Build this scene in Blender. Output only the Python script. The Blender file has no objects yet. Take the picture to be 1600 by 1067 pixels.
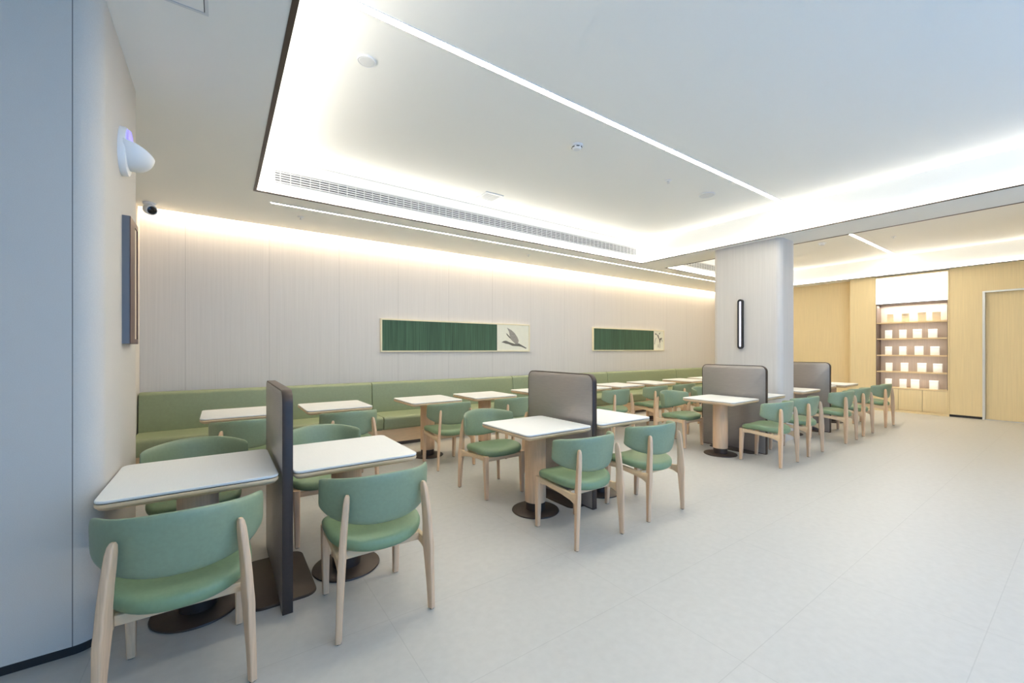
import bpy, bmesh, math, random
from mathutils import Vector, Matrix
random.seed(7)
S = bpy.context.scene
COL = S.collection
PI = math.pi

# ------------------------------------------------------------------ camera, sky, exposure
cam_data = bpy.data.cameras.new('camera')
cam = bpy.data.objects.new('camera', cam_data)
COL.objects.link(cam)
cam_data.sensor_width = 36.0
cam_data.lens = 36.0 * 646.3 / 1600.0
cam_data.shift_y = 13.0 / 1600.0
cam_data.clip_start = 0.02
cam.location = (0, 0, 1.4)
cam.rotation_euler = (PI / 2, 0, -math.radians(35.146))
S.camera = cam
S.view_settings.view_transform = 'Standard'
S.view_settings.look = 'None'
S.view_settings.exposure = 1.0
S.view_settings.gamma = 1.0
S.view_settings.use_curve_mapping = False
try:
    S.cycles.use_denoising = True
    S.cycles.max_bounces = 10
    S.cycles.diffuse_bounces = 7
    S.cycles.glossy_bounces = 4
    S.cycles.sample_clamp_indirect = 6.0
    S.cycles.caustics_reflective = False
    S.cycles.caustics_refractive = False
except Exception:
    pass
world = bpy.data.worlds.new('sky')
S.world = world
world.use_nodes = True
bg = world.node_tree.nodes['Background']
bg.inputs[0].default_value = (0.17, 0.48, 1.0, 1)      # blue evening daylight outside the open shop front
bg.inputs[1].default_value = 1.3


def area(name, loc, size, power, color, rot=(0, 0, 0), spread=PI):
    l = bpy.data.lights.new(name, 'AREA')
    l.shape = 'RECTANGLE'
    l.size, l.size_y = size
    l.energy = power
    l.color = color
    l.spread = spread
    o = bpy.data.objects.new(name, l)
    o.location = loc
    o.rotation_euler = rot
    COL.objects.link(o)
    return o


WHITE = (1.0, 0.955, 0.87)
WARM = (1.0, 0.82, 0.56)
ZS, ZT = 3.10, 3.50                                   # soffit and tray ceiling heights
TRAYS = ((0.283, 6.776, -2.2, 5.2), (7.535, 12.42, -2.2, 5.2))
COVE_W = 2.05                                          # watts per metre of cove strip
for (x0, x1, y0, y1) in TRAYS:                        # LED strips lying on the lip of each ceiling tray, shining up
    up = (PI, 0, 0)
    for y in (y1 - .016,):
        area('cove_strip', ((x0 + x1) / 2, y, ZS + .012), (x1 - x0 - .08, .018), COVE_W * (x1 - x0), WHITE, up)
    for x, k in ((x0 + .016, 1.15), (x1 - .016, .52)):
        area('cove_strip', (x, (y0 + y1) / 2, ZS + .012), (.018, y1 - y0 - .08), k * COVE_W * (y1 - y0), WHITE, up)
area('wall_cove_strip', (5.85, 6.585, ZS + .10), (13.2, .03), 5.0 * 13.2, WARM, (math.radians(14), 0, 0))
# added fill strip behind the camera, out of view, to brighten the front
area('front_fill_strip', (3.6, -.45, ZT - .01), (6.2, .05), 38.0, (.96, .98, 1.0))
# shop front behind the camera: the sky comes in here
day = area('shop_front_portal', (3.0, -2.45, 1.55), (6.8, 3.0), 1.0, (1, 1, 1), (PI / 2, 0, 0))
day.data.cycles.is_portal = True


# ------------------------------------------------------------------ materials
def srgb(r, g, b):
    f = lambda c: (c / 255 / 12.92) if c / 255 <= .04045 else ((c / 255 + .055) / 1.055) ** 2.4
    return (f(r), f(g), f(b), 1)


def mat(name, col, rough=.5, metal=0.0, var=0.0, scale=(1, 1, 1), noise=5.0, bump=0.0, spec=.5, detail=4, seam=None, coat=0.0):
    m = bpy.data.materials.new(name)
    m.use_nodes = True
    nt = m.node_tree
    N, L = nt.nodes, nt.links
    b = N['Principled BSDF']
    c = srgb(*col)
    b.inputs['Base Color'].default_value = c
    b.inputs['Roughness'].default_value = rough
    b.inputs['Metallic'].default_value = metal
    b.inputs['Specular IOR Level'].default_value = spec
    b.inputs['Coat Weight'].default_value = coat
    if var or bump or seam:
        tc = N.new('ShaderNodeTexCoord')
        mp = N.new('ShaderNodeMapping')
        mp.inputs['Scale'].default_value = scale
        L.new(tc.outputs['Object'], mp.inputs['Vector'])
        nz = N.new('ShaderNodeTexNoise')
        nz.inputs['Scale'].default_value = noise
        nz.inputs['Detail'].default_value = detail
        L.new(mp.outputs[0], nz.inputs['Vector'])
        mr = N.new('ShaderNodeMapRange')
        mr.inputs[1].default_value = .3
        mr.inputs[2].default_value = .7
        mr.inputs[3].default_value = 1 - var
        mr.inputs[4].default_value = 1 + var
        L.new(nz.outputs['Fac'], mr.inputs[0])
        mx = N.new('ShaderNodeMix')
        mx.data_type = 'RGBA'
        mx.blend_type = 'MULTIPLY'
        mx.inputs['Factor'].default_value = 1
        mx.inputs['A'].default_value = c
        L.new(mr.outputs[0], mx.inputs['B'])
        out = mx.outputs['Result']
        if seam:                                       # thin joints: list of (axis, period, offset, width)
            sx = N.new('ShaderNodeSeparateXYZ')
            L.new(tc.outputs['Object'], sx.inputs[0])
            for ax, per, off, wid, dark in seam:
                a = N.new('ShaderNodeMath'); a.operation = 'SUBTRACT'
                L.new(sx.outputs[ax], a.inputs[0]); a.inputs[1].default_value = off - per * 50
                mo = N.new('ShaderNodeMath'); mo.operation = 'MODULO'
                L.new(a.outputs[0], mo.inputs[0]); mo.inputs[1].default_value = per
                lt = N.new('ShaderNodeMath'); lt.operation = 'LESS_THAN'
                L.new(mo.outputs[0], lt.inputs[0]); lt.inputs[1].default_value = wid
                m2 = N.new('ShaderNodeMix'); m2.data_type = 'RGBA'; m2.blend_type = 'MULTIPLY'
                L.new(lt.outputs[0], m2.inputs['Factor'])
                L.new(out, m2.inputs['A'])
                m2.inputs['B'].default_value = (dark, dark, dark, 1)
                out = m2.outputs['Result']
        L.new(out, b.inputs['Base Color'])
        if bump:
            bp = N.new('ShaderNodeBump')
            bp.inputs['Strength'].default_value = bump
            bp.inputs['Distance'].default_value = .002
            L.new(nz.outputs['Fac'], bp.inputs['Height'])
            L.new(bp.outputs[0], b.inputs['Normal'])
    return m


def emit(name, col, strength):
    m = bpy.data.materials.new(name)
    m.use_nodes = True
    b = m.node_tree.nodes['Principled BSDF']
    b.inputs['Base Color'].default_value = srgb(*col)
    b.inputs['Emission Color'].default_value = srgb(*col)
    b.inputs['Emission Strength'].default_value = strength
    return m


M = dict(
    floor=mat('stone_tile', (188, 185, 179), .42, var=.035, scale=(1, 1, 1), noise=22, detail=8, bump=.05,
              seam=[(0, 1.2, .713, .004, .87), (1, .6, 2.12, .004, .87)]),
    paint=mat('ceiling_paint', (248, 246, 240), .8),
    fabric=mat('wall_fabric', (212, 207, 203), .75, var=.035, scale=(30, 30, .4), noise=3, bump=.08,
               seam=[(0, .92, .55, .005, .72)]),
    linen=mat('wall_linen', (206, 200, 192), .8, var=.05, scale=(60, 60, 60), noise=6, bump=.15,
              seam=[(0, .9, -.556, .004, .35)]),
    column=mat('column_fabric', (212, 206, 200), .75, var=.04, scale=(30, 30, .4), noise=3, bump=.08),
    yellow=mat('honey_oak', (232, 210, 164), .5, var=.05, scale=(30, 30, .5), noise=3, bump=.05),
    yellow_shelf=mat('honey_oak_shelf', (230, 206, 164), .5, var=.04, scale=(20, 1, 20), noise=3),
    black=mat('black_trim', (38, 36, 37), .5),
    bronze=mat('bronze_metal', (92, 82, 76), .38, .75, var=.06, scale=(3, 3, 30), noise=4),
    dark_bronze=mat('dark_bronze_metal', (70, 57, 50), .42, .35, var=.06, scale=(6, 6, 6), noise=4),
    panel=mat('taupe_panel', (170, 164, 160), .38, .6, var=.05, scale=(3, 3, 40), noise=4),
    ash=mat('ash_wood', (218, 184, 150), .5, var=.09, scale=(45, 45, 2), noise=2.5, bump=.05),
    ash_h=mat('ash_wood_edge', (226, 197, 160), .5, var=.07, scale=(4, 4, 50), noise=2.5),
    laminate=mat('white_laminate', (232, 230, 225), .55, var=.02, scale=(90, 2, 2), noise=4),
    gap=mat('black_core', (52, 48, 46), .6),
    leather=mat('green_leather', (136, 152, 124), .42, var=.04, scale=(1, 1, 1), noise=60, bump=.08),
    seat=mat('green_seat_leather', (124, 147, 112), .42, var=.04, scale=(1, 1, 1), noise=60, bump=.08),
    booth=mat('olive_leather', (138, 148, 116), .45, var=.04, scale=(1, 1, 1), noise=30, bump=.06),
    chrome=mat('satin_steel', (226, 226, 226), .35, .5),
    white=mat('white_plastic', (236, 236, 236), .3),
    card=mat('white_card', (250, 248, 244), .5),
    tan=mat('tan_card', (222, 204, 176), .5),
    paper=mat('cream_paper', (232, 229, 212), .8, var=.02, noise=20),
    ink=mat('ink_wash', (152, 146, 138), .8, var=.25, scale=(40, 40, 12), noise=3),
    ink_dark=mat('ink_line', (112, 108, 100), .8),
    green_art=mat('green_striped_weave', (62, 92, 70), .7, var=.38, scale=(14, 14, .3), noise=4),
    pale_wood=mat('pale_frame_wood', (226, 216, 186), .5, var=.03, scale=(4, 4, 4)),
    grille=mat('grille_white', (222, 222, 220), .5),
    hole=mat('duct_shadow', (70, 70, 72), .8),
    shelf_back=mat('taupe_shelf_back', (192, 178, 166), .6, var=.06, scale=(20, 20, .6), noise=3),
    shelf_side=mat('brown_shelf_side', (112, 98, 90), .5, var=.06, scale=(20, 20, .6), noise=3),
    lens=mat('camera_lens', (24, 20, 20), .15),
    walnut=mat('walnut', (84, 54, 44), .45, var=.12, scale=(40, 40, 2), noise=3),
    steel_blue=mat('grey_metal', (112, 116, 122), .35, .5),
    led=emit('led_line', (255, 249, 231), 35.5),
    led_slot=emit('led_slot', (255, 249, 234), 30.0),
    lightbox=emit('lightbox_face', (246, 249, 255), 1.15),
    violet=emit('violet_lamp', (120, 112, 235), 0.9),
    sconce=emit('sconce_tube', (226, 226, 238), 0.3),
)


# ------------------------------------------------------------------ mesh helpers
def link(name, bm, m, parent=None, smooth=True, angle=35):
    me = bpy.data.meshes.new(name)
    bmesh.ops.recalc_face_normals(bm, faces=bm.faces[:])
    bm.to_mesh(me)
    bm.free()
    me.materials.append(M[m] if isinstance(m, str) else m)
    o = bpy.data.objects.new(name, me)
    COL.objects.link(o)
    if parent:
        o.parent = parent
    if smooth:
        for p in me.polygons:
            p.use_smooth = True
        me.set_sharp_from_angle(angle=math.radians(angle))
    return o


def box(bm, x0, x1, y0, y1, z0, z1, bev=0.0):
    r = bmesh.ops.create_cube(bm, size=1)
    for v in r['verts']:
        v.co = Vector((x0 + (v.co.x + .5) * (x1 - x0), y0 + (v.co.y + .5) * (y1 - y0), z0 + (v.co.z + .5) * (z1 - z0)))
    if bev:
        es = list({e for v in r['verts'] for e in v.link_edges})
        bmesh.ops.bevel(bm, geom=es, offset=bev, segments=2, affect='EDGES', profile=.5)


def rings(bm, rs, cap0=True, cap1=True):
    """loft a list of closed rings of equal length"""
    vs = [[bm.verts.new(p) for p in r] for r in rs]
    n = len(vs[0])
    for a, b in zip(vs, vs[1:]):
        for i in range(n):
            bm.faces.new((a[i], a[(i + 1) % n], b[(i + 1) % n], b[i]))
    if cap0:
        bm.faces.new(vs[0])
    if cap1:
        bm.faces.new(vs[-1])
    return vs


def rrect(cx, cy, w, d, r, seg=5):
    """rounded rectangle outline in plan"""
    out = []
    r = min(r, w / 2 - 1e-4, d / 2 - 1e-4)
    for k, (sx, sy) in enumerate(((1, 1), (-1, 1), (-1, -1), (1, -1))):
        for i in range(seg + 1):
            a = k * PI / 2 + i / seg * PI / 2
            out.append((cx + sx * (w / 2 - r) + r * math.cos(a), cy + sy * (d / 2 - r) + r * math.sin(a)))
    return out


def bx(name, m, parent, *a, bev=0.0):
    bm = bmesh.new()
    box(bm, *a, bev=bev)
    return link(name, bm, m, parent)


def thing(name, label, cat, loc=(0, 0, 0), rz=0, group=None):
    o = bpy.data.objects.new(name, None)
    o.empty_display_size = .1
    COL.objects.link(o)
    o.location = loc
    o.rotation_euler = (0, 0, rz)
    o['label'] = label
    o['category'] = cat
    if group:
        o['group'] = group
    return o


def tag(o, label, cat, group=None):
    o['label'] = label
    o['category'] = cat
    if group:
        o['group'] = group
    return o


def struct(o, label=None, cat=None):
    o['kind'] = 'structure'
    if label:
        o['label'] = label
    if cat:
        o['category'] = cat
    return o


def kids(o):
    return [c for c in bpy.data.objects if c.parent is o]


def dup(src, tree, loc, rz, label, group=None):
    """copy a thing with copies of its parts and their sub-parts"""
    r = src.copy()
    COL.objects.link(r)
    r.location = loc
    r.rotation_euler = (0, 0, rz)
    r['label'] = label
    if group:
        r['group'] = group
    for part, subs in tree:
        c = part.copy()
        COL.objects.link(c)
        c.parent = r
        for s in subs:
            d = s.copy()
            COL.objects.link(d)
            d.parent = c
    return r


def tree_of(o):
    return [(c, kids(c)) for c in kids(o)]


# ------------------------------------------------------------------ room shell
XR, YB, YF, XL = 12.5, 6.66, -2.5, -4.0
struct(bx('floor', 'floor', None, XL, 13.0, YF, 6.8, -.08, 0), 'pale grey stone tile floor with thin joints', 'floor')

bm = bmesh.new()                                       # soffit around the two trays
for a in ((XL, .283, YF, 6.54), (.283, 13.0, 5.2, 6.54), (.283, 13.0, YF, -2.2), (6.776, 7.535, -2.2, 5.2), (12.42, 13.0, -2.2, 5.2)):
    box(bm, *a, ZS, ZS + .06)
struct(link('ceiling', bm, 'paint', smooth=False), 'white painted lower ceiling around the lit trays', 'ceiling')
bm = bmesh.new()                                       # tray faces and tray ceilings
for (x0, x1, y0, y1) in TRAYS:
    box(bm, x0 - .04, x1 + .04, y0 - .04, y1 + .04, ZT, ZT + .05)
    box(bm, x0 - .04, x0, y0 - .04, y1 + .04, ZS + .06, ZT)
    box(bm, x1, x1 + .04, y0 - .04, y1 + .04, ZS + .06, ZT)
    box(bm, x0, x1, y0 - .04, y0, ZS + .06, ZT)
    box(bm, x0, x1, y1, y1 + .04, ZS + .06, ZT)
struct(link('ceiling_tray', bm, 'paint', smooth=False), 'raised white ceiling trays with glowing edges', 'ceiling')
for i, (x0, x1, y0, y1) in enumerate(TRAYS):
    bm = bmesh.new()
    w = .03
    for a in ((x0, x0 + w, y0, y1), (x1 - w, x1, y0, y1), (x0 + w, x1 - w, y0, y0 + w), (x0 + w, x1 - w, y1 - w, y1)):
        box(bm, *a, ZS - .004, ZS + .006)
    struct(link('trim_%d' % (i + 1), bm, 'bronze', smooth=False),
           ['dark metal lip around the large near ceiling tray', 'dark metal lip around the far ceiling tray'][i], 'trim')

bm = bmesh.new()
box(bm, -.9, 13.0, YB, YB + .1, 0, ZS + .35)
box(bm, -.9, 13.0, 6.50, YB, ZS + .30, ZS + .35)
box(bm, -.9, 13.0, 6.50, 6.54, ZS + .06, ZS + .30)
struct(link('wall_back', bm, 'fabric', smooth=False), 'long pale fabric-panelled wall behind the green bench', 'wall')

# left wall: flat near wall, rounded corner, pier face, return and the set-back wall behind it
bm = bmesh.new()
pts = [(XL, 2.70)] + [(-.558 + .10 * math.sin(a), 2.80 - .10 * math.cos(a)) for a in [k / 10 * PI / 2 for k in range(11)]]
pts += [(-.458, 3.655), (-.470, 3.68), (-.495, 3.69), (-.80, 3.69), (-.80, 6.66), (-.95, 6.66), (-.95, 3.85), (XL, 3.85)]
rings(bm, [[(x, y, .045) for x, y in pts], [(x, y, ZS + .02) for x, y in pts]])
struct(link('wall_left', bm, 'linen'), 'pale linen-covered wall with a rounded corner at the left', 'wall')
bm = bmesh.new()
pb = [(XL, 2.712)] + [(-.558 + .088 * math.sin(a), 2.80 - .088 * math.cos(a)) for a in [k / 10 * PI / 2 for k in range(11)]]
pb += [(-.47, 3.65), (-.50, 3.68), (-.81, 3.68), (-.81, 3.8), (XL, 3.8)]
rings(bm, [[(x, y, 0) for x, y in pb], [(x, y, .045) for x, y in pb]])
struct(link('baseboard_left', bm, 'black'), 'black recessed baseboard under the left wall', 'baseboard')

bm = bmesh.new()                                       # yellow oak wall with openings for the shelf and the door
YN0, YN1 = 1.815, 3.022
YD0, YD1, ZD = 0.33, 1.353, 2.575
box(bm, XR, XR + .4, YN1, 3.49, .0, ZS)
box(bm, XR, XR + .1, YD1, YN0, .05, ZS)
box(bm, XR, XR + .1, YD0, YD1, ZD, ZS)
box(bm, XR, XR + .1, YF, YD0, .05, ZS)
box(bm, XR + .3, XR + .4, 3.49, YB, 0, ZS)
struct(link('wall_right', bm, 'yellow', smooth=False), 'honey oak panelled wall at the far right', 'wall')
bm = bmesh.new()
box(bm, XR + .02, XR + .1, YD1, YN0, 0, .05)
box(bm, XR + .02, XR + .1, YF, YD0, 0, .05)
struct(link('baseboard_right', bm, 'black', smooth=False), 'dark recessed baseboard under the oak wall', 'baseboard')
bm = bmesh.new()  # unseen walls behind the camera, closed in to narrow the daylight opening
box(bm, XL, -.5, YF - .1, YF, 0, ZS)
box(bm, 6.5, 13.0, YF - .1, YF, 0, ZS)
box(bm, XL - .1, XL, YF, 2.70, 0, ZS)
struct(link('wall_daylight_block', bm, 'paint', smooth=False), 'unseen white wall beside the shop front, placed to cut the daylight', 'wall')

d = struct(thing('door_1', 'honey oak door set in a satin steel frame', 'door', (XR, (YD0 + YD1) / 2, 0)))
hw = (YD1 - YD0) / 2
bx('door_leaf', 'yellow', d, .05, .09, -hw + .035, hw - .035, .012, ZD - .03)
bm = bmesh.new()
box(bm, -.012, .1, hw - .035, hw, 0, ZD)
box(bm, -.012, .1, -hw, -hw + .035, 0, ZD)
box(bm, -.012, .1, -hw + .035, hw - .035, ZD - .03, ZD)
link('door_frame', bm, 'chrome', d, smooth=False)
bx('threshold', 'chrome', d, 0, .1, -hw + .035, hw - .035, 0, .010)

bm = bmesh.new()                                       # column under the beam
ol = rrect((6.905 + 7.41) / 2, (2.76 + 3.82) / 2, 7.41 - 6.905, 3.82 - 2.76, .09, 8)
rings(bm, [[(x, y, 0) for x, y in ol], [(x, y, ZS) for x, y in ol]])
struct(link('column', bm, 'column'), 'square pale column with rounded corners under the ceiling beam', 'column')


# ------------------------------------------------------------------ ceiling lights and fittings
def line_light(name, x0, x1, y, z, w, m, label):
    t = thing(name, label, 'light', ((x0 + x1) / 2, y, z))
    L = (x1 - x0) / 2
    bm = bmesh.new()
    box(bm, -L, L, -w / 2, w / 2, -.004, 0)
    link('diffuser', bm, m, t, smooth=False)
    bm = bmesh.new()
    for s in (-1, 1):
        box(bm, -L, L, s * (w / 2 + .003) - .003, s * (w / 2 + .003) + .003, -.005, 0)
    link('channel', bm, 'white', t, smooth=False)
    return t


line_light('linear_light', .55, 6.72, 2.60, ZT, .05, 'led', 'long bright line of light across the large ceiling tray')
line_light('linear_light', 7.60, 12.36, 2.60, ZT, .05, 'led', 'short bright line of light in the far ceiling tray past the beam')
line_light('linear_light', .476, 12.0, 5.50, ZS, .022, 'led_slot', 'thin line of light in the lower ceiling in front of the bench wall')


def grille(x0, x1, y, z0, z1, label):
    t = thing('vent_grille', label, 'vent', ((x0 + x1) / 2, y, (z0 + z1) / 2), 0, 'air vents on the tray sides')
    L, H = (x1 - x0) / 2, (z1 - z0) / 2
    bx('backing', 'hole', t, -L, L, -.004, -.001, -H, H)
    bm = bmesh.new()
    f = .016
    for a in ((-L - f, L + f, -.014, -.004, H, H + f), (-L - f, L + f, -.014, -.004, -H - f, -H),
              (-L - f, -L, -.014, -.004, -H, H), (L, L + f, -.014, -.004, -H, H)):
        box(bm, *a)
    link('frame', bm, 'grille', t, smooth=False)
    bm = bmesh.new()
    for k in range(5):
        z = -H + (k + .5) * 2 * H / 5
        box(bm, -L, L, -.014, -.004, z - .0065, z + .0065)
    n = int(2 * L / .10)
    for k in range(n):
        x = -L + (k + .5) * 2 * L / n
        box(bm, x - .004, x + .004, -.013, -.004, -H, H)
    link('slat', bm, 'grille', t, smooth=False)
    return t


grille(.486, 6.60, 5.2, 3.235, 3.365, 'very long white slatted air vent on the side of the near ceiling tray')
grille(7.95, 12.2, 5.2, 3.235, 3.365, 'white slatted air vent in the far ceiling tray, partly behind the column')


def lathe(prof, n=28):
    """prof: list of (radius, z) from one end to the other"""
    bm = bmesh.new()
    rs = [[(max(r, 1e-4) * math.cos(2 * PI * k / n), max(r, 1e-4) * math.sin(2 * PI * k / n), z) for k in range(n)] for r, z in prof]
    rings(bm, rs)
    return bm


t = thing('ceiling_speaker', 'flat round white cover on the tray ceiling at upper left', 'ceiling speaker', (.865, 3.06, ZT))
link('rim', lathe([(.062, 0), (.066, -.006), (.063, -.013), (.056, -.012), (.056, 0)]), 'white', t)
link('cover', lathe([(.055, 0), (.055, -.010), (.05, -.014), (0, -.016)]), 'grille', t)
t = thing('smoke_detector', 'round white smoke detector with dark slots on the large tray ceiling', 'smoke detector', (2.99, 3.09, ZT))
link('base', lathe([(.062, 0), (.062, -.012), (.056, -.016), (0, -.016)]), 'white', t)
link('sensor_head', lathe([(.05, -.016), (.048, -.034), (.034, -.046), (0, -.048)]), 'white', t)
bm = bmesh.new()
for k in range(6):
    a = k * PI / 3
    p = Vector((math.cos(a) * .046, math.sin(a) * .046, -.026))
    r = bmesh.ops.create_cube(bm, size=1)
    for v in r['verts']:
        q = Vector((v.co.x * .012, v.co.y * .03, v.co.z * .008))
        q.rotate(Matrix.Rotation(a, 3, 'Z'))
        v.co = q + p
link('slot', bm, 'lens', t, smooth=False)
t = thing('sprinkler_head', 'small round sprinkler rosette on the tray ceiling between detector and disc', 'sprinkler', (4.54, 3.08, ZT), 0, 'sprinkler heads')
link('rosette', lathe([(.04, 0), (.038, -.006), (.02, -.010), (.012, -.012), (0, -.012)]), 'white', t)
link('nozzle', lathe([(.008, -.01), (.008, -.03), (.016, -.032), (.016, -.035), (0, -.036)]), 'chrome', t)
spr = t
st = tree_of(spr)
dup(spr, st, (.837, 5.886, ZS), 0, 'small sprinkler head in the lower ceiling near the left end of the line light', 'sprinkler heads')
dup(spr, st, (4.50, 5.88, ZS), 0, 'small sprinkler head in the lower ceiling above the gap between the two pictures', 'sprinkler heads')
dup(spr, st, (10.2, 2.2, ZT), 0, 'small sprinkler head on the far tray ceiling right of the column', 'sprinkler heads')
t = thing('ceiling_speaker', 'thin white ceiling disc near the beam end of the long light', 'ceiling speaker', (5.38, 3.06, ZT))
link('rim', lathe([(.10, 0), (.104, -.006), (.098, -.012), (.09, -.010), (.09, 0)]), 'white', t)
link('cover', lathe([(.089, 0), (.089, -.008), (.08, -.011), (0, -.012)]), 'grille', t)
t = thing('smoke_detector', 'small round detector on the far tray ceiling beside the short light line', 'smoke detector', (9.68, 3.15, ZT))
link('base', lathe([(.07, 0), (.07, -.012), (.06, -.018), (0, -.018)]), 'white', t)
link('sensor_head', lathe([(.05, -.018), (.048, -.04), (.03, -.05), (0, -.052)]), 'white', t)

t = thing('ceiling_diffuser', 'small square air outlet on the tray ceiling beside the long vent', 'vent', (3.01, 4.81, ZT))
bm = bmesh.new()
for k, (a, b) in enumerate(((.14, .105),)):
    for q in ((-a, a, -a, -b), (-a, a, b, a), (-a, -b, -b, b), (b, a, -b, b)):
        box(bm, *q, -.012, 0)
link('frame', bm, 'white', t, smooth=False)
bm = bmesh.new()
for k in range(6):
    y = -.105 + (k + .5) * .035
    box(bm, -.105, .105, y - .012, y + .012, -.008, -.002)
link('slat', bm, 'grille', t, smooth=False)

t = thing('access_panel', 'square access hatch in the lower ceiling at the top left corner', 'access panel', (-.36, 2.30, ZS))
bm = bmesh.new()
a, b = .31, .295
for q in ((-a, a, -a, -b), (-a, a, b, a), (-a, -b, -b, b), (b, a, -b, b)):
    box(bm, *q, -.006, 0)
link('frame', bm, 'grille', t, smooth=False)
bx('hatch', 'paint', t, -.291, .291, -.291, .291, -.004, 0)
bx('joint', 'black', t, -.295, .295, -.295, .295, -.001, 0)

# turret security camera under the lower ceiling
t = thing('security_camera', 'small white turret camera with dark lens under the ceiling by the bench wall', 'security camera', (-.675, 6.33, ZS))
link('mount', lathe([(.062, 0), (.062, -.018), (.05, -.03), (0, -.03)]), 'white', t)
bd = lathe([(0, -.075), (.035, -.066), (.055, -.03), (.058, 0), (.058, .05), (.052, .058), (.045, .056), (0, .056)])
aim = Vector((.45, -.78, -.30)).normalized()
R = aim.to_track_quat('Z', 'Y').to_matrix().to_4x4()
bmesh.ops.transform(bd, matrix=Matrix.Translation((0, 0, -.075)) @ R, verts=bd.verts)
body = link('body', bd, 'white', t)
ln = lathe([(.044, .050), (.044, .060), (.03, .064), (0, .066)])
bmesh.ops.transform(ln, matrix=Matrix.Translation((0, 0, -.075)) @ R, verts=ln.verts)
link('lens', ln, 'lens', body)

# ------------------------------------------------------------------ pier fittings
t = thing('insect_lamp', 'white scoop-shaped wall lamp glowing violet inside on the left pier', 'insect lamp', (-.458, 3.17, 2.49))


def ell(yr, zt, zb, n=36):
    return [(math.cos(2 * PI * k / n) * yr, (zt if math.sin(2 * PI * k / n) > 0 else zb) * math.sin(2 * PI * k / n)) for k in range(n)]


bm = bmesh.new()
rings(bm, [[(x, y * s, z * s) for y, z in ell(.115, .165, .105)] for x, s in ((0, 1), (.02, 1), (.030, .96), (.034, .85))])
link('back_plate', bm, 'white', t)
bm = bmesh.new()                                       # hollow scoop, open at the top
n, mrow = 36, 14


def scoop(k, j, s):
    a = 2 * PI * k / n
    zr = .022 - .045 * math.cos(a)
    rz = .105
    ph = -PI / 2 + (j / mrow) * (PI / 2 + math.asin(max(-.9, min(.9, zr / rz))))
    c = math.cos(ph) ** .85 if math.cos(ph) > 1e-6 else 0
    ca = math.cos(a)
    x = .048 + .098 * s * c * math.copysign(abs(ca) ** .8, ca)
    return (max(.012, x), .112 * s * c * math.sin(a), rz * s * math.sin(ph) + .036)


go, gi = [[[bm.verts.new(scoop(k, j, s)) for k in range(n)] for j in range(mrow + 1)] for s in (1, .93)]
for g in (go, gi):
    for j in range(mrow):
        for k in range(n):
            bm.faces.new((g[j][k], g[j][(k + 1) % n], g[j + 1][(k + 1) % n], g[j + 1][k]))
for k in range(n):
    bm.faces.new((go[mrow][k], go[mrow][(k + 1) % n], gi[mrow][(k + 1) % n], gi[mrow][k]))
bmesh.ops.remove_doubles(bm, verts=bm.verts[:], dist=1e-5)
link('scoop', bm, 'white', t, angle=60)
bm = bmesh.new()
rings(bm, [[(.036, y, z + .062) for y, z in ell(.086, .088, .09)], [(.042, y * .94, z * .94 + .062) for y, z in ell(.086, .088, .09)]])
link('violet_glow', bm, 'violet', t)

t = thing('wall_box_frame', 'dark brown shadow box frame on the left pier below the white lamp', 'picture frame', (-.458, 3.322, 1.80))
bm = bmesh.new()
h, w, dpt = .365, .132, .036
for q in ((0, dpt, -w, -w + .15, -h, h), (0, dpt, w - .014, w, -h, h), (0, dpt, -w + .15, w - .014, h - .03, h), (0, dpt, -w + .15, w - .014, -h, -h + .03)):
    box(bm, *q)
link('frame', bm, 'walnut', t, smooth=False)
bx('canvas', 'tan', t, .0, .030, -w + .15, w - .014, -h + .03, h - .03)
bx('metal_side', 'steel_blue', t, 0, dpt - .004, -w - .004, -w, -h, h)

# column sconce
t = thing('wall_sconce', 'slim black capsule wall light with pale tube on the column', 'wall light', (6.905, 3.345, 1.816))


def stadium(hh, r, n=10):
    o = [(r * math.cos(PI * k / n), hh - r + r * math.sin(PI * k / n)) for k in range(n + 1)]
    return o + [(r * math.cos(PI + PI * k / n), -hh + r + r * math.sin(PI + PI * k / n)) for k in range(n + 1)]


bm = bmesh.new()
so, si = stadium(.40, .040), stadium(.375, .021)
vo = [[bm.verts.new((x, y, z)) for y, z in o] for x, o in ((0, so), (-.05, so), (-.05, si), (-.02, si))]
for a, b in zip(vo, vo[1:]):
    for k in range(len(a)):
        bm.faces.new((a[k], a[(k + 1) % len(a)], b[(k + 1) % len(a)], b[k]))
bm.faces.new(vo[-1]); bm.faces.new(vo[0])
link('housing', bm, 'black', t)
bm = bmesh.new()
rings(bm, [[(-.02, y, z) for y, z in stadium(.37, .017)], [(-.040, y, z) for y, z in stadium(.37, .017)], [(-.046, y * .6, z * .97) for y, z in stadium(.37, .017)]])
link('tube', bm, 'sconce', t)


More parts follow.
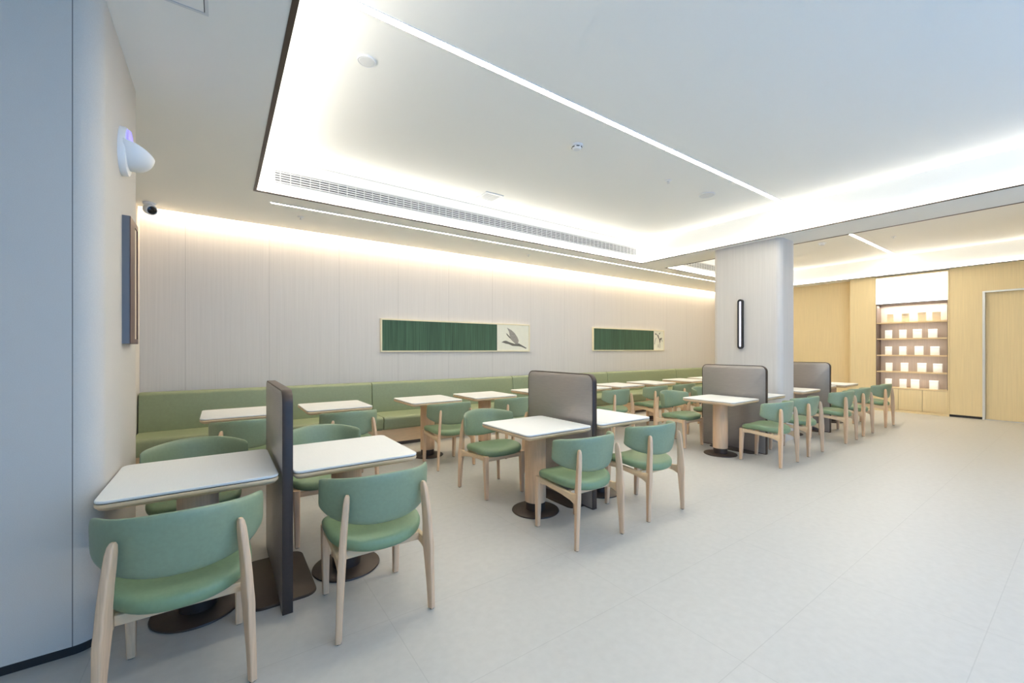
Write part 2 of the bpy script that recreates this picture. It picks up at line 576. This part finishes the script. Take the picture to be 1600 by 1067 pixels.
# ------------------------------------------------------------------ pictures on the back wall
def picture(x0, x1, z0, z1, xs, name_label, drawing):
    t = thing('wall_picture', name_label, 'picture', ((x0 + x1) / 2, YB, (z0 + z1) / 2))
    L, H, f, dp = (x1 - x0) / 2, (z1 - z0) / 2, .022, .04
    bm = bmesh.new()
    for q in ((-L, L, H - f, H), (-L, L, -H, -H + f)):
        box(bm, q[0], q[1], -dp, 0, q[2], q[3])
    for q in ((-L, -L + f), (L - f, L)):
        box(bm, q[0], q[1], -dp, 0, -H + f, H - f)
    link('frame', bm, 'pale_wood', t, smooth=False)
    xs -= (x0 + x1) / 2
    bx('green_panel', 'green_art', t, -L + f, xs, -.03, -.002, -H + f, H - f)
    pp = bx('paper_panel', 'paper', t, xs, L - f, -.032, -.002, -H + f, H - f)
    cx, s = (xs + L - f) / 2, min(L - f - xs, 2 * H - 2 * f) / 2
    for nm, m, polys in drawing:
        bm = bmesh.new()
        for poly in polys:
            vs = [(cx + px * (L - f - xs) / 2, pz * (H - f)) for px, pz in poly]
            rings(bm, [[(x, -.0321, z) for x, z in vs], [(x, -.0335, z) for x, z in vs]])
        link(nm, bm, m, pp, smooth=False)
    return t


def curve(pts, w0, w1, n=6):
    """tapered stroke along a polyline"""
    P = [Vector(p) for p in pts]
    left, right = [], []
    for i, p in enumerate(P):
        d = (P[min(i + 1, len(P) - 1)] - P[max(i - 1, 0)]).normalized()
        nrm = Vector((-d.y, d.x))
        w = w0 + (w1 - w0) * i / (len(P) - 1)
        left.append(tuple(p + nrm * w)); right.append(tuple(p - nrm * w))
    return left + right[::-1]


bird = [
    ('wing', 'ink', [[(-.40, .78), (-.28, .50), (-.22, .12), (-.16, -.12), (.02, -.35), (.18, -.52), (.30, -.46), (.34, -.20), (.26, .05), (.08, .38), (-.12, .60), (-.30, .72)]]),
    ('far_wing', 'ink_dark', [[(-.46, .36), (-.38, .30), (-.20, .06), (-.14, -.10), (-.24, -.02), (-.40, .20)]]),
    ('body', 'ink_dark', [[(-.74, -.38), (-.60, -.26), (-.46, -.24), (-.22, -.36), (.10, -.48), (.36, -.44), (.52, -.56), (.86, -.80), (.80, -.86), (.52, -.70), (.30, -.66), (-.05, -.64), (-.30, -.50), (-.48, -.46), (-.62, -.40)]]),
]
orchid = [
    ('stem', 'ink', [curve([(.20, -.78), (.22, -.5), (.15, -.2), (.1, .1), (-.1, .4), (-.4, .62), (-.62, .7)], .035, .05),
                     curve([(-.85, -.4), (-.80, -.1), (-.66, .15), (-.5, .28)], .05, .03),
                     curve([(-.10, -.74), (-.12, -.5), (-.08, -.4)], .06, .03)]),
    ('bloom', 'ink_dark', [[(-.78, .70), (-.62, .78), (-.50, .66), (-.62, .56)], [(-.30, .50), (-.12, .62), (.0, .40), (.06, .16), (-.10, .22)],
                           [(.06, .14), (.24, .24), (.66, .30), (.60, .12), (.34, .02), (.30, -.24), (.18, -.16)],
                           [(.0, .70), (.20, .82), (.34, .86), (.16, .64)], [(.62, .08), (.74, -.02), (.70, -.12), (.6, 0)]]),
]
picture(2.095, 5.10, 1.365, 1.905, 4.318, 'long framed green striped picture with a flying bird sketch, nearer on the back wall', bird)
picture(6.92, 9.585, 1.375, 1.912, 9.147, 'long framed green striped picture with a flower sketch, beside the column', orchid)

# ------------------------------------------------------------------ bench
BX = [-.79, 1.905, 4.56, 7.21, 9.86, 12.49]
names = ['first section of the green bench, at the left pier', 'second section of the green bench, below the bird picture',
         'third section of the green bench, behind the middle grey divider', 'fourth section of the green bench, below the flower picture',
         'last section of the green bench, mostly behind the column']


def bench(x0, x1, label):
    t = thing('bench', label, 'bench', ((x0 + x1) / 2, 6.28, 0), 0, 'bench sections along the back wall')
    L = (x1 - x0) / 2
    g = .004

    def sweep(name, prof, m, r):
        """extrude a yz profile along x with softened ends"""
        bm = bmesh.new()
        cy = sum(p[0] for p in prof) / len(prof)
        cz = sum(p[1] for p in prof) / len(prof)
        rs = []
        for x, s in ((-L + g, r), (-L + g + r * .3, r * .3), (-L + g + r, 0), (L - g - r, 0), (L - g - r * .3, r * .3), (L - g, r)):
            ring = []
            for y, z in prof:
                d = Vector((cy - y, cz - z))
                if d.length > 0:
                    d = d.normalized() * s
                ring.append((x, y + d.x, z + d.y))
            rs.append(ring)
        rings(bm, rs)
        return link(name, bm, m, t, angle=60)

    def rr(y0, y1, z0, z1, r, lean=0):
        o = rrect((y0 + y1) / 2, (z0 + z1) / 2, y1 - y0, z1 - z0, r, 6)
        return [(y + lean * (z - z0), z) for y, z in o]

    sweep('seat', rr(-.40, .20, .245, .435, .045), 'booth', .014)
    sweep('backrest', rr(.135, .27, .40, .895, .045, .10), 'booth', .014)
    bx('plinth', 'ash_h', t, -L, L, -.34, .30, .05, .25)
    bx('kick_strip', 'bronze', t, -L, L, -.32, .28, 0, .05)
    return t


for k in range(5):
    bench(BX[k], BX[k + 1], names[k])


# ------------------------------------------------------------------ tables
def table_parts(t):
    W = .70

    def slab(name, prof, m, r=.045):
        bm = bmesh.new()
        rings(bm, [[(x, y, z) for x, y in rrect(0, 0, W - 2 * i, W - 2 * i, max(r - i, .01), 6)] for i, z in prof])
        return link(name, bm, m, t, angle=25)
    slab('tabletop', [(.035, .698), (.014, .706), (.002, .718), (0, .726), (.002, .733)], 'ash_h')
    slab('core_line', [(.006, .733), (.006, .737)], 'gap')
    slab('laminate_surface', [(.003, .737), (.001, .740), (.001, .747), (.004, .750)], 'laminate')
    link('pole', lathe([(.090, .085), (.092, .087), (.092, .694), (.088, .698)], 40), 'ash', t)
    b = link('base', lathe([(.202, 0), (.205, .004), (.203, .010), (.196, .013), (.094, .018)], 48), 'dark_bronze', t)
    link('collar', lathe([(.086, .017), (.086, .086)], 40), 'dark_bronze', b)


GD, GB = 'tables beside the grey dividers', 'tables along the green bench'
T0 = thing('dining_table', 'white-topped square table tight between the left pier and the nearest divider', 'table', (-.10, 2.81, 0), 0, GD)
table_parts(T0)
TT = tree_of(T0)
for x, y, lab, g in (
    (.668, 2.815, 'white-topped square table right of the nearest divider', GD),
    (2.25, 2.84, 'white-topped square table left of the middle divider, bronze base in full view', GD),
    (3.064, 2.85, 'white-topped square table right of the middle divider, half hidden by it', GD),
    (5.50, 2.94, 'white-topped square table against the front of the third divider, before the column', GD),
    (6.354, 2.96, 'white-topped square table behind the third divider, by the column foot', GD),
    (7.775, 3.0, 'white-topped square table just right of the column, against the farthest divider', GD),
    (8.824, 3.10, 'white-topped square table behind the farthest divider, only a corner showing', GD),
    (9.75, 3.03, 'farthest white-topped square table, in front of the oak wall', GD),
    (.185, 5.20, 'bench table at the left end, its right half behind the nearest divider', GB),
    (1.10, 5.20, 'bench table just right of the nearest divider, at the first bench joint', GB),
    (2.25, 5.15, 'bench table under the left end of the bird picture, with whole pole and base showing', GB),
    (3.15, 5.17, 'bench table under the right end of the bird picture', GB),
    (4.21, 5.20, 'bench table whose tip shows at the left edge of the middle divider', GB),
    (5.20, 5.20, 'bench table whose corner peeks out right of the middle divider', GB),
    (6.10, 5.20, 'bench table right of the middle divider, in front of the flower picture', GB),
    (7.08, 5.20, 'bench table at the flower sketch, second in the row left of the third divider', GB),
    (8.28, 5.20, 'bench table cut off by the left edge of the third divider', GB),
    (9.28, 5.22, 'farthest visible bench table, a thin sliver left of the third divider', GB),
):
    dup(T0, TT, (x, y, 0), 0, lab, g)


# ------------------------------------------------------------------ dividers
def divider_parts(t, Ln):
    Hh, th, r = 1.185, .025, .075

    def outline(i):
        y0, y1, z1, rr_ = i, Ln - i, Hh - i, r - i
        o = [(y0, .0 + i), (y1, .0 + i)]
        o += [(y1 - rr_ + rr_ * math.cos(a), z1 - rr_ + rr_ * math.sin(a)) for a in [k / 7 * PI / 2 for k in range(8)]]
        o += [(y0 + rr_ - rr_ * math.sin(a), z1 - rr_ + rr_ * math.cos(a)) for a in [k / 7 * PI / 2 for k in range(8)]]
        return o
    bm = bmesh.new()
    rs = [[(x, y, z) for y, z in outline(i)] for x, i in ((-th + .006, .008), (-th, .008), (-th, .001), (-th + .002, 0), (th - .002, 0), (th, .001), (th, .008), (th - .006, .008))]
    rings(bm, rs)
    link('frame', bm, 'dark_bronze', t, angle=40)
    for s in (-1, 1):
        bm = bmesh.new()
        rings(bm, [[(s * x, y, z) for y, z in outline(i)] for x, i in ((.019, .009), (th - .001, .0095), (th, .011))])
        link('panel', bm, 'panel', t, angle=40)
    bm = bmesh.new()
    ol = []
    for x, y in rrect(0, .42, .34, .62, .07, 6):
        ol.append((x, y))
    rings(bm, [[(x * s, .42 + (y - .42) * s, z) for x, y in ol] for z, s in ((0, 1), (.006, 1), (.012, .98), (.022, .35))])
    link('foot_plate', bm, 'dark_bronze', t)


GV = 'grey dividers between the tables'
for x, y, Ln, lab in ((.290, 2.475, .95, 'nearest tall grey-brown divider panel, seen edge-on between two white tables'),
                      (2.685, 2.55, .93, 'middle grey divider panel with rounded top, near the centre of the room'),
                      (5.975, 2.56, .90, 'third grey divider panel, standing in front of the column'),
                      (8.445, 2.62, .90, 'farthest grey divider panel, right of the column before the oak wall')):
    t = thing('divider_screen', lab, 'divider', (x, y, 0), 0, GV)
    divider_parts(t, Ln)


# ------------------------------------------------------------------ chairs
def chair_parts(t):
    # seat pad
    bm = bmesh.new()
    n = 48

    def out(a):
        c, s = math.cos(a), math.sin(a)
        if s >= 0:
            p = 2.0 / 4.2
            return (.248 * math.copysign(abs(c) ** p, c), .245 * abs(s) ** p)
        p = 2.0 / 2.3
        return (.248 * math.copysign(abs(c) ** p, c), -.232 * abs(s) ** p)
    ol = [out(2 * PI * k / n) for k in range(n)]
    prof = [(.02, .462), (.35, .463), (.65, .463), (.86, .461), (.94, .457), (.98, .449), (1.0, .437), (1.0, .422), (.985, .408), (.95, .400), (.85, .397), (.3, .396), (.02, .396)]

    def zz(x, y, z):
        return z + .016 * (x / .248) ** 2 - .020 * max(0, (y - .08) / .165) ** 2 - .020 * max(0, -y / .232)
    rings(bm, [[(x * s, y * s, zz(x * s, y * s, z)) for x, y in ol] for s, z in prof])
    link('seat', bm, 'seat', t, angle=60)
    # curved backrest
    bm = bmesh.new()
    nu, nv, HW, T = 48, 12, .288, .018
    us = [math.sin(-PI / 2 + PI * i / nu) for i in range(nu + 1)]
    vs = [.5 - .5 * math.cos(PI * j / nv) for j in range(nv + 1)]

    def mid(u, v):
        x = HW * u
        e = max(0, (abs(u) - .91) / .09)
        cn = 1 - math.sqrt(max(0, 1 - e * e))
        e2 = max(0, (abs(u) - .70) / .30)
        cb = 1 - math.sqrt(max(0, 1 - e2 * e2))
        zt = .779 - .028 * u * u - .018 * cn
        zb = .510 + .058 * u * u + .045 * cb
        z = zb + (zt - zb) * v
        lean = (z - .66) * .20
        y = -.236 + 1.1 * x * x + 16 * x ** 4 - lean * (1 - .4 * abs(u))
        return Vector((x, y, z))
    F, B = {}, {}
    for i, u in enumerate(us):
        for j, v in enumerate(vs):
            x = HW * u
            nrm = Vector((-(2.2 * x + 64 * x ** 3), 1, .12)).normalized()
            q = math.sqrt(max(0, 1 - abs(2 * v - 1) ** 5)) * math.sqrt(max(0, 1 - abs(u) ** 16))
            p = mid(u, v)
            edge = i in (0, nu) or j in (0, nv)
            if edge:
                F[i, j] = B[i, j] = bm.verts.new(p)
            else:
                F[i, j] = bm.verts.new(p + nrm * T * q)
                B[i, j] = bm.verts.new(p - nrm * T * q)
    for i in range(nu):
        for j in range(nv):
            for G in (F, B):
                bm.faces.new((G[i, j], G[i + 1, j], G[i + 1, j + 1], G[i, j + 1]))
    link('backrest', bm, 'leather', t, angle=70)

    # legs
    def loft(name, secs, m, par, s=1, bevel=.22, turn=0.0):
        ct, st_ = math.cos(turn * s), math.sin(turn * s)
        bm = bmesh.new()
        rs = []
        for x, y, z, wx, wy in secs:
            rs.append([(s * x + px * ct - py * st_, y + px * st_ + py * ct, z) for px, py in rrect(0, 0, wx, wy, min(wx, wy) * bevel, 3)])
        rings(bm, rs)
        return link(name, bm, m, par, angle=40)
    rear = [(.238, -.242, .004, .026, .032), (.233, -.240, .14, .028, .040), (.227, -.238, .26, .030, .050), (.224, -.237, .33, .031, .060),
            (.222, -.236, .36, .031, .062), (.220, -.236, .39, .031, .058), (.217, -.236, .46, .030, .051), (.211, -.236, .54, .029, .047), (.204, -.233, .61, .028, .043),
            (.200, -.231, .655, .027, .037), (.197, -.229, .682, .023, .028), (.196, -.227, .693, .014, .016)]
    front = [(.205, .230, .004, .031, .034), (.206, .226, .15, .037, .040), (.208, .220, .31, .043, .047), (.208, .217, .402, .045, .050)]
    for s in (-1, 1):
        for secs in (rear, front):
            lg = loft('leg', secs, 'ash', t, s, turn=.40 if secs is rear else 0)
            x, y, z, wx, wy = secs[0]
            loft('foot_glide', [(x, y, 0, wx * .8, wy * .8), (x, y, .0045, wx * .86, wy * .86)], 'black', lg, s)
        # side rail, flaring where it meets the rear leg
        bm = bmesh.new()
        rs = []
        for y, x, zc, h, w in ((-.232, .222, .345, .100, .028), (-.205, .2215, .350, .070, .028), (-.17, .220, .354, .050, .027), (-.05, .214, .366, .042, .026), (.12, .209, .378, .042, .026), (.20, .207, .378, .052, .028)):
            rs.append([(px, y, pz) for px, pz in rrect(s * x, zc, w, h, .006, 2)])
        rings(bm, rs)
        link('side_rail', bm, 'ash_h', t)
    bx('front_rail', 'ash_h', t, -.19, .19, .206, .230, .352, .388, bev=.004)
    bx('cross_rail', 'ash_h', t, -.205, .205, -.15, -.12, .345, .386, bev=.004)


GC, GO, GP = 'chairs with backs to the aisle', 'chairs on the far side of the divider tables', 'chairs facing the green bench'
C0 = thing('dining_chair', 'nearest green leather chair at the bottom left, pulled up to the pier table', 'chair', (-.128, 2.308, 0), 0, GC)
chair_parts(C0)
CT = tree_of(C0)
for x, y, rz, lab, g in (
    (.697, 2.330, 0, 'green leather chair right of the nearest divider, back to the viewer', GC),
    (2.264, 2.338, 0, 'green leather chair in front of the middle divider, back to the viewer', GC),
    (3.085, 2.355, 0, 'green leather chair just right of the middle divider, back to the viewer', GC),
    (5.640, 2.408, 0, 'green leather chair in front of the third divider, first of the five by the column', GC),
    (6.518, 2.432, 0, 'green leather chair at the column foot, second of the row of five', GC),
    (7.855, 2.418, 0, 'green leather chair in front of the farthest divider, third of the row of five', GC),
    (8.735, 2.440, 0, 'green leather chair right of the farthest divider, fourth of the row of five', GC),
    (10.00, 2.452, 0, 'farthest green leather chair, in front of the display shelf', GC),
    (-.13, 3.45, 180, 'green chair behind the pier table, facing the viewer', GO),
    (.655, 3.49, 178, 'green chair behind the table right of the nearest divider, facing the viewer', GO),
    (2.232, 3.52, 180, 'green chair left of the middle divider, facing the viewer, seat and front legs showing', GO),
    (3.05, 3.53, 180, 'green chair almost wholly hidden behind the middle divider', GO),
    (5.60, 3.61, 178, 'green chair left of the third divider, facing the viewer with its wing turned', GO),
    (6.57, 3.69, 180, 'green chair half hidden at the left edge of the third divider', GO),
    (.20, 4.62, 0, 'green chair at the left bench table, cut off by the nearest divider', GP),
    (1.11, 4.62, 0, 'green chair at the bench table just right of the nearest divider', GP),
    (2.290, 4.64, 0, 'green chair at the bench table under the left end of the bird picture', GP),
    (3.235, 4.635, 0, 'green chair at the bench table left of the middle divider', GP),
    (5.27, 4.62, 0, 'green chair at the bench table right of the middle divider', GP),
    (6.30, 4.62, 0, 'green chair at the bench tables below the flower picture', GP),
    (7.17, 4.62, 0, 'green chair at the bench table left of the third divider', GP),
):
    dup(C0, CT, (x, y, 0), math.radians(rz), lab, g)

# ------------------------------------------------------------------ display shelf in the oak wall
YC = (YN0 + YN1) / 2
t = thing('display_shelf', 'tall built-in display shelf with white lightbox on top in the oak wall', 'shelf', (XR, YC, 0))
hw = (YN1 - YN0) / 2
bm = bmesh.new()
f = .02
for q in ((-.012, .36, -hw, -hw + f, 0, ZS - .02), (-.012, .36, hw - f, hw, 0, ZS - .02), (-.012, .36, -hw + f, hw - f, ZS - .05, ZS - .02), (-.012, .36, -hw + f, hw - f, 0, .045)):
    box(bm, *q)
link('frame', bm, 'yellow', t, smooth=False)
bm = bmesh.new()
for s in (-1, 1):
    box(bm, .0, .34, s * (hw - f - .006) - .006, s * (hw - f - .006) + .006, .53, 2.44)
link('side_panel', bm, 'shelf_side', t, smooth=False)
bx('back_panel', 'shelf_back', t, .33, .35, -hw + f + .012, hw - f - .012, .53, 2.44)
lb = bx('lightbox', 'lightbox', t, .01, .34, -hw + f, hw - f, 2.455, ZS - .05)
bx('lightbox_edge', 'dark_bronze', t, .0, .34, -hw + f, hw - f, 2.435, 2.455)
SH = [2.03, 1.662, 1.285, .912]
for z in SH:
    bx('shelf_board', 'yellow_shelf', t, .005, .33, -hw + f + .012, hw - f - .012, z - .028, z)
bx('counter', 'yellow_shelf', t, -.004, .34, -hw + f, hw - f, .515, .544)
for k in range(3):
    dw = (2 * hw - 2 * f) / 3
    y0 = -hw + f + k * dw
    bx('cabinet_door', 'yellow', t, .0, .02, y0 + .003, y0 + dw - .003, .05, .512, bev=.002)
bx('carcass', 'shelf_side', t, .022, .34, -hw + f, hw - f, .05, .512)
area('shelf_strip', (XR + .16, YC, 2.428), (.03, 1.1), 6.0, WHITE)
for z in SH:                                           # added fill under every shelf board, to brighten the boxes
    area('shelf_strip', (XR + .03, YC, z - .034), (.015, 1.1), 0.9, WHITE, (0, math.radians(-25), 0))

vx_, f_ = (800.0, 646.3)


def px_to_y(px, x):                                    # where the column of the picture at px meets the shelf depth x
    th = math.radians(35.146)
    u = (px - vx_) / f_
    dx, dy = math.sin(th) + math.cos(th) * u, math.cos(th) - math.sin(th) * u
    return x * dy / dx


rows = [('top shelf', 2.03, 'tan', ((170, 40), (267, 46), (372, 52), (465, 48))),
        ('second shelf from the top', 1.662, 'card', ((158, 46), (250, 46), (343, 54), (442, 54))),
        ('third shelf from the top', 1.285, 'card', ((158, 44), (250, 46), (354, 54), (456, 54))),
        ('fourth shelf from the top', .912, 'card', ((161, 44), (260, 46), (372, 54), (474, 54))),
        ('counter of the display shelf', .544, 'card', ((157, 42), (251, 44), (328, 52), (449, 54)))]
order = ['first', 'second', 'third', 'fourth']
for nm, z, m, items in rows:
    for k, (px, w) in enumerate(items):
        xx = XR + .14
        yy = px_to_y(1350 + px / 4.107, xx)
        ww = w / 4.107 * .0108
        hh = .19 + .004 * ((k * 7) % 3)
        bm = bmesh.new()
        box(bm, -.02, .02, -ww / 2, ww / 2, 0, hh * .72, bev=.002)
        o = link('display_box', bm, m)
        o.location = (xx, yy, z)
        word = 'tan' if m == 'tan' else 'white'
        tag(o, '%s upright box on the %s, %s from the left' % (word, nm, order[k]), 'box', 'boxes on the display shelf')
        bm = bmesh.new()
        box(bm, -.0204, .0204, -ww / 2 - .0004, ww / 2 + .0004, hh * .72, hh, bev=.002)
        link('lid', bm, m, o)
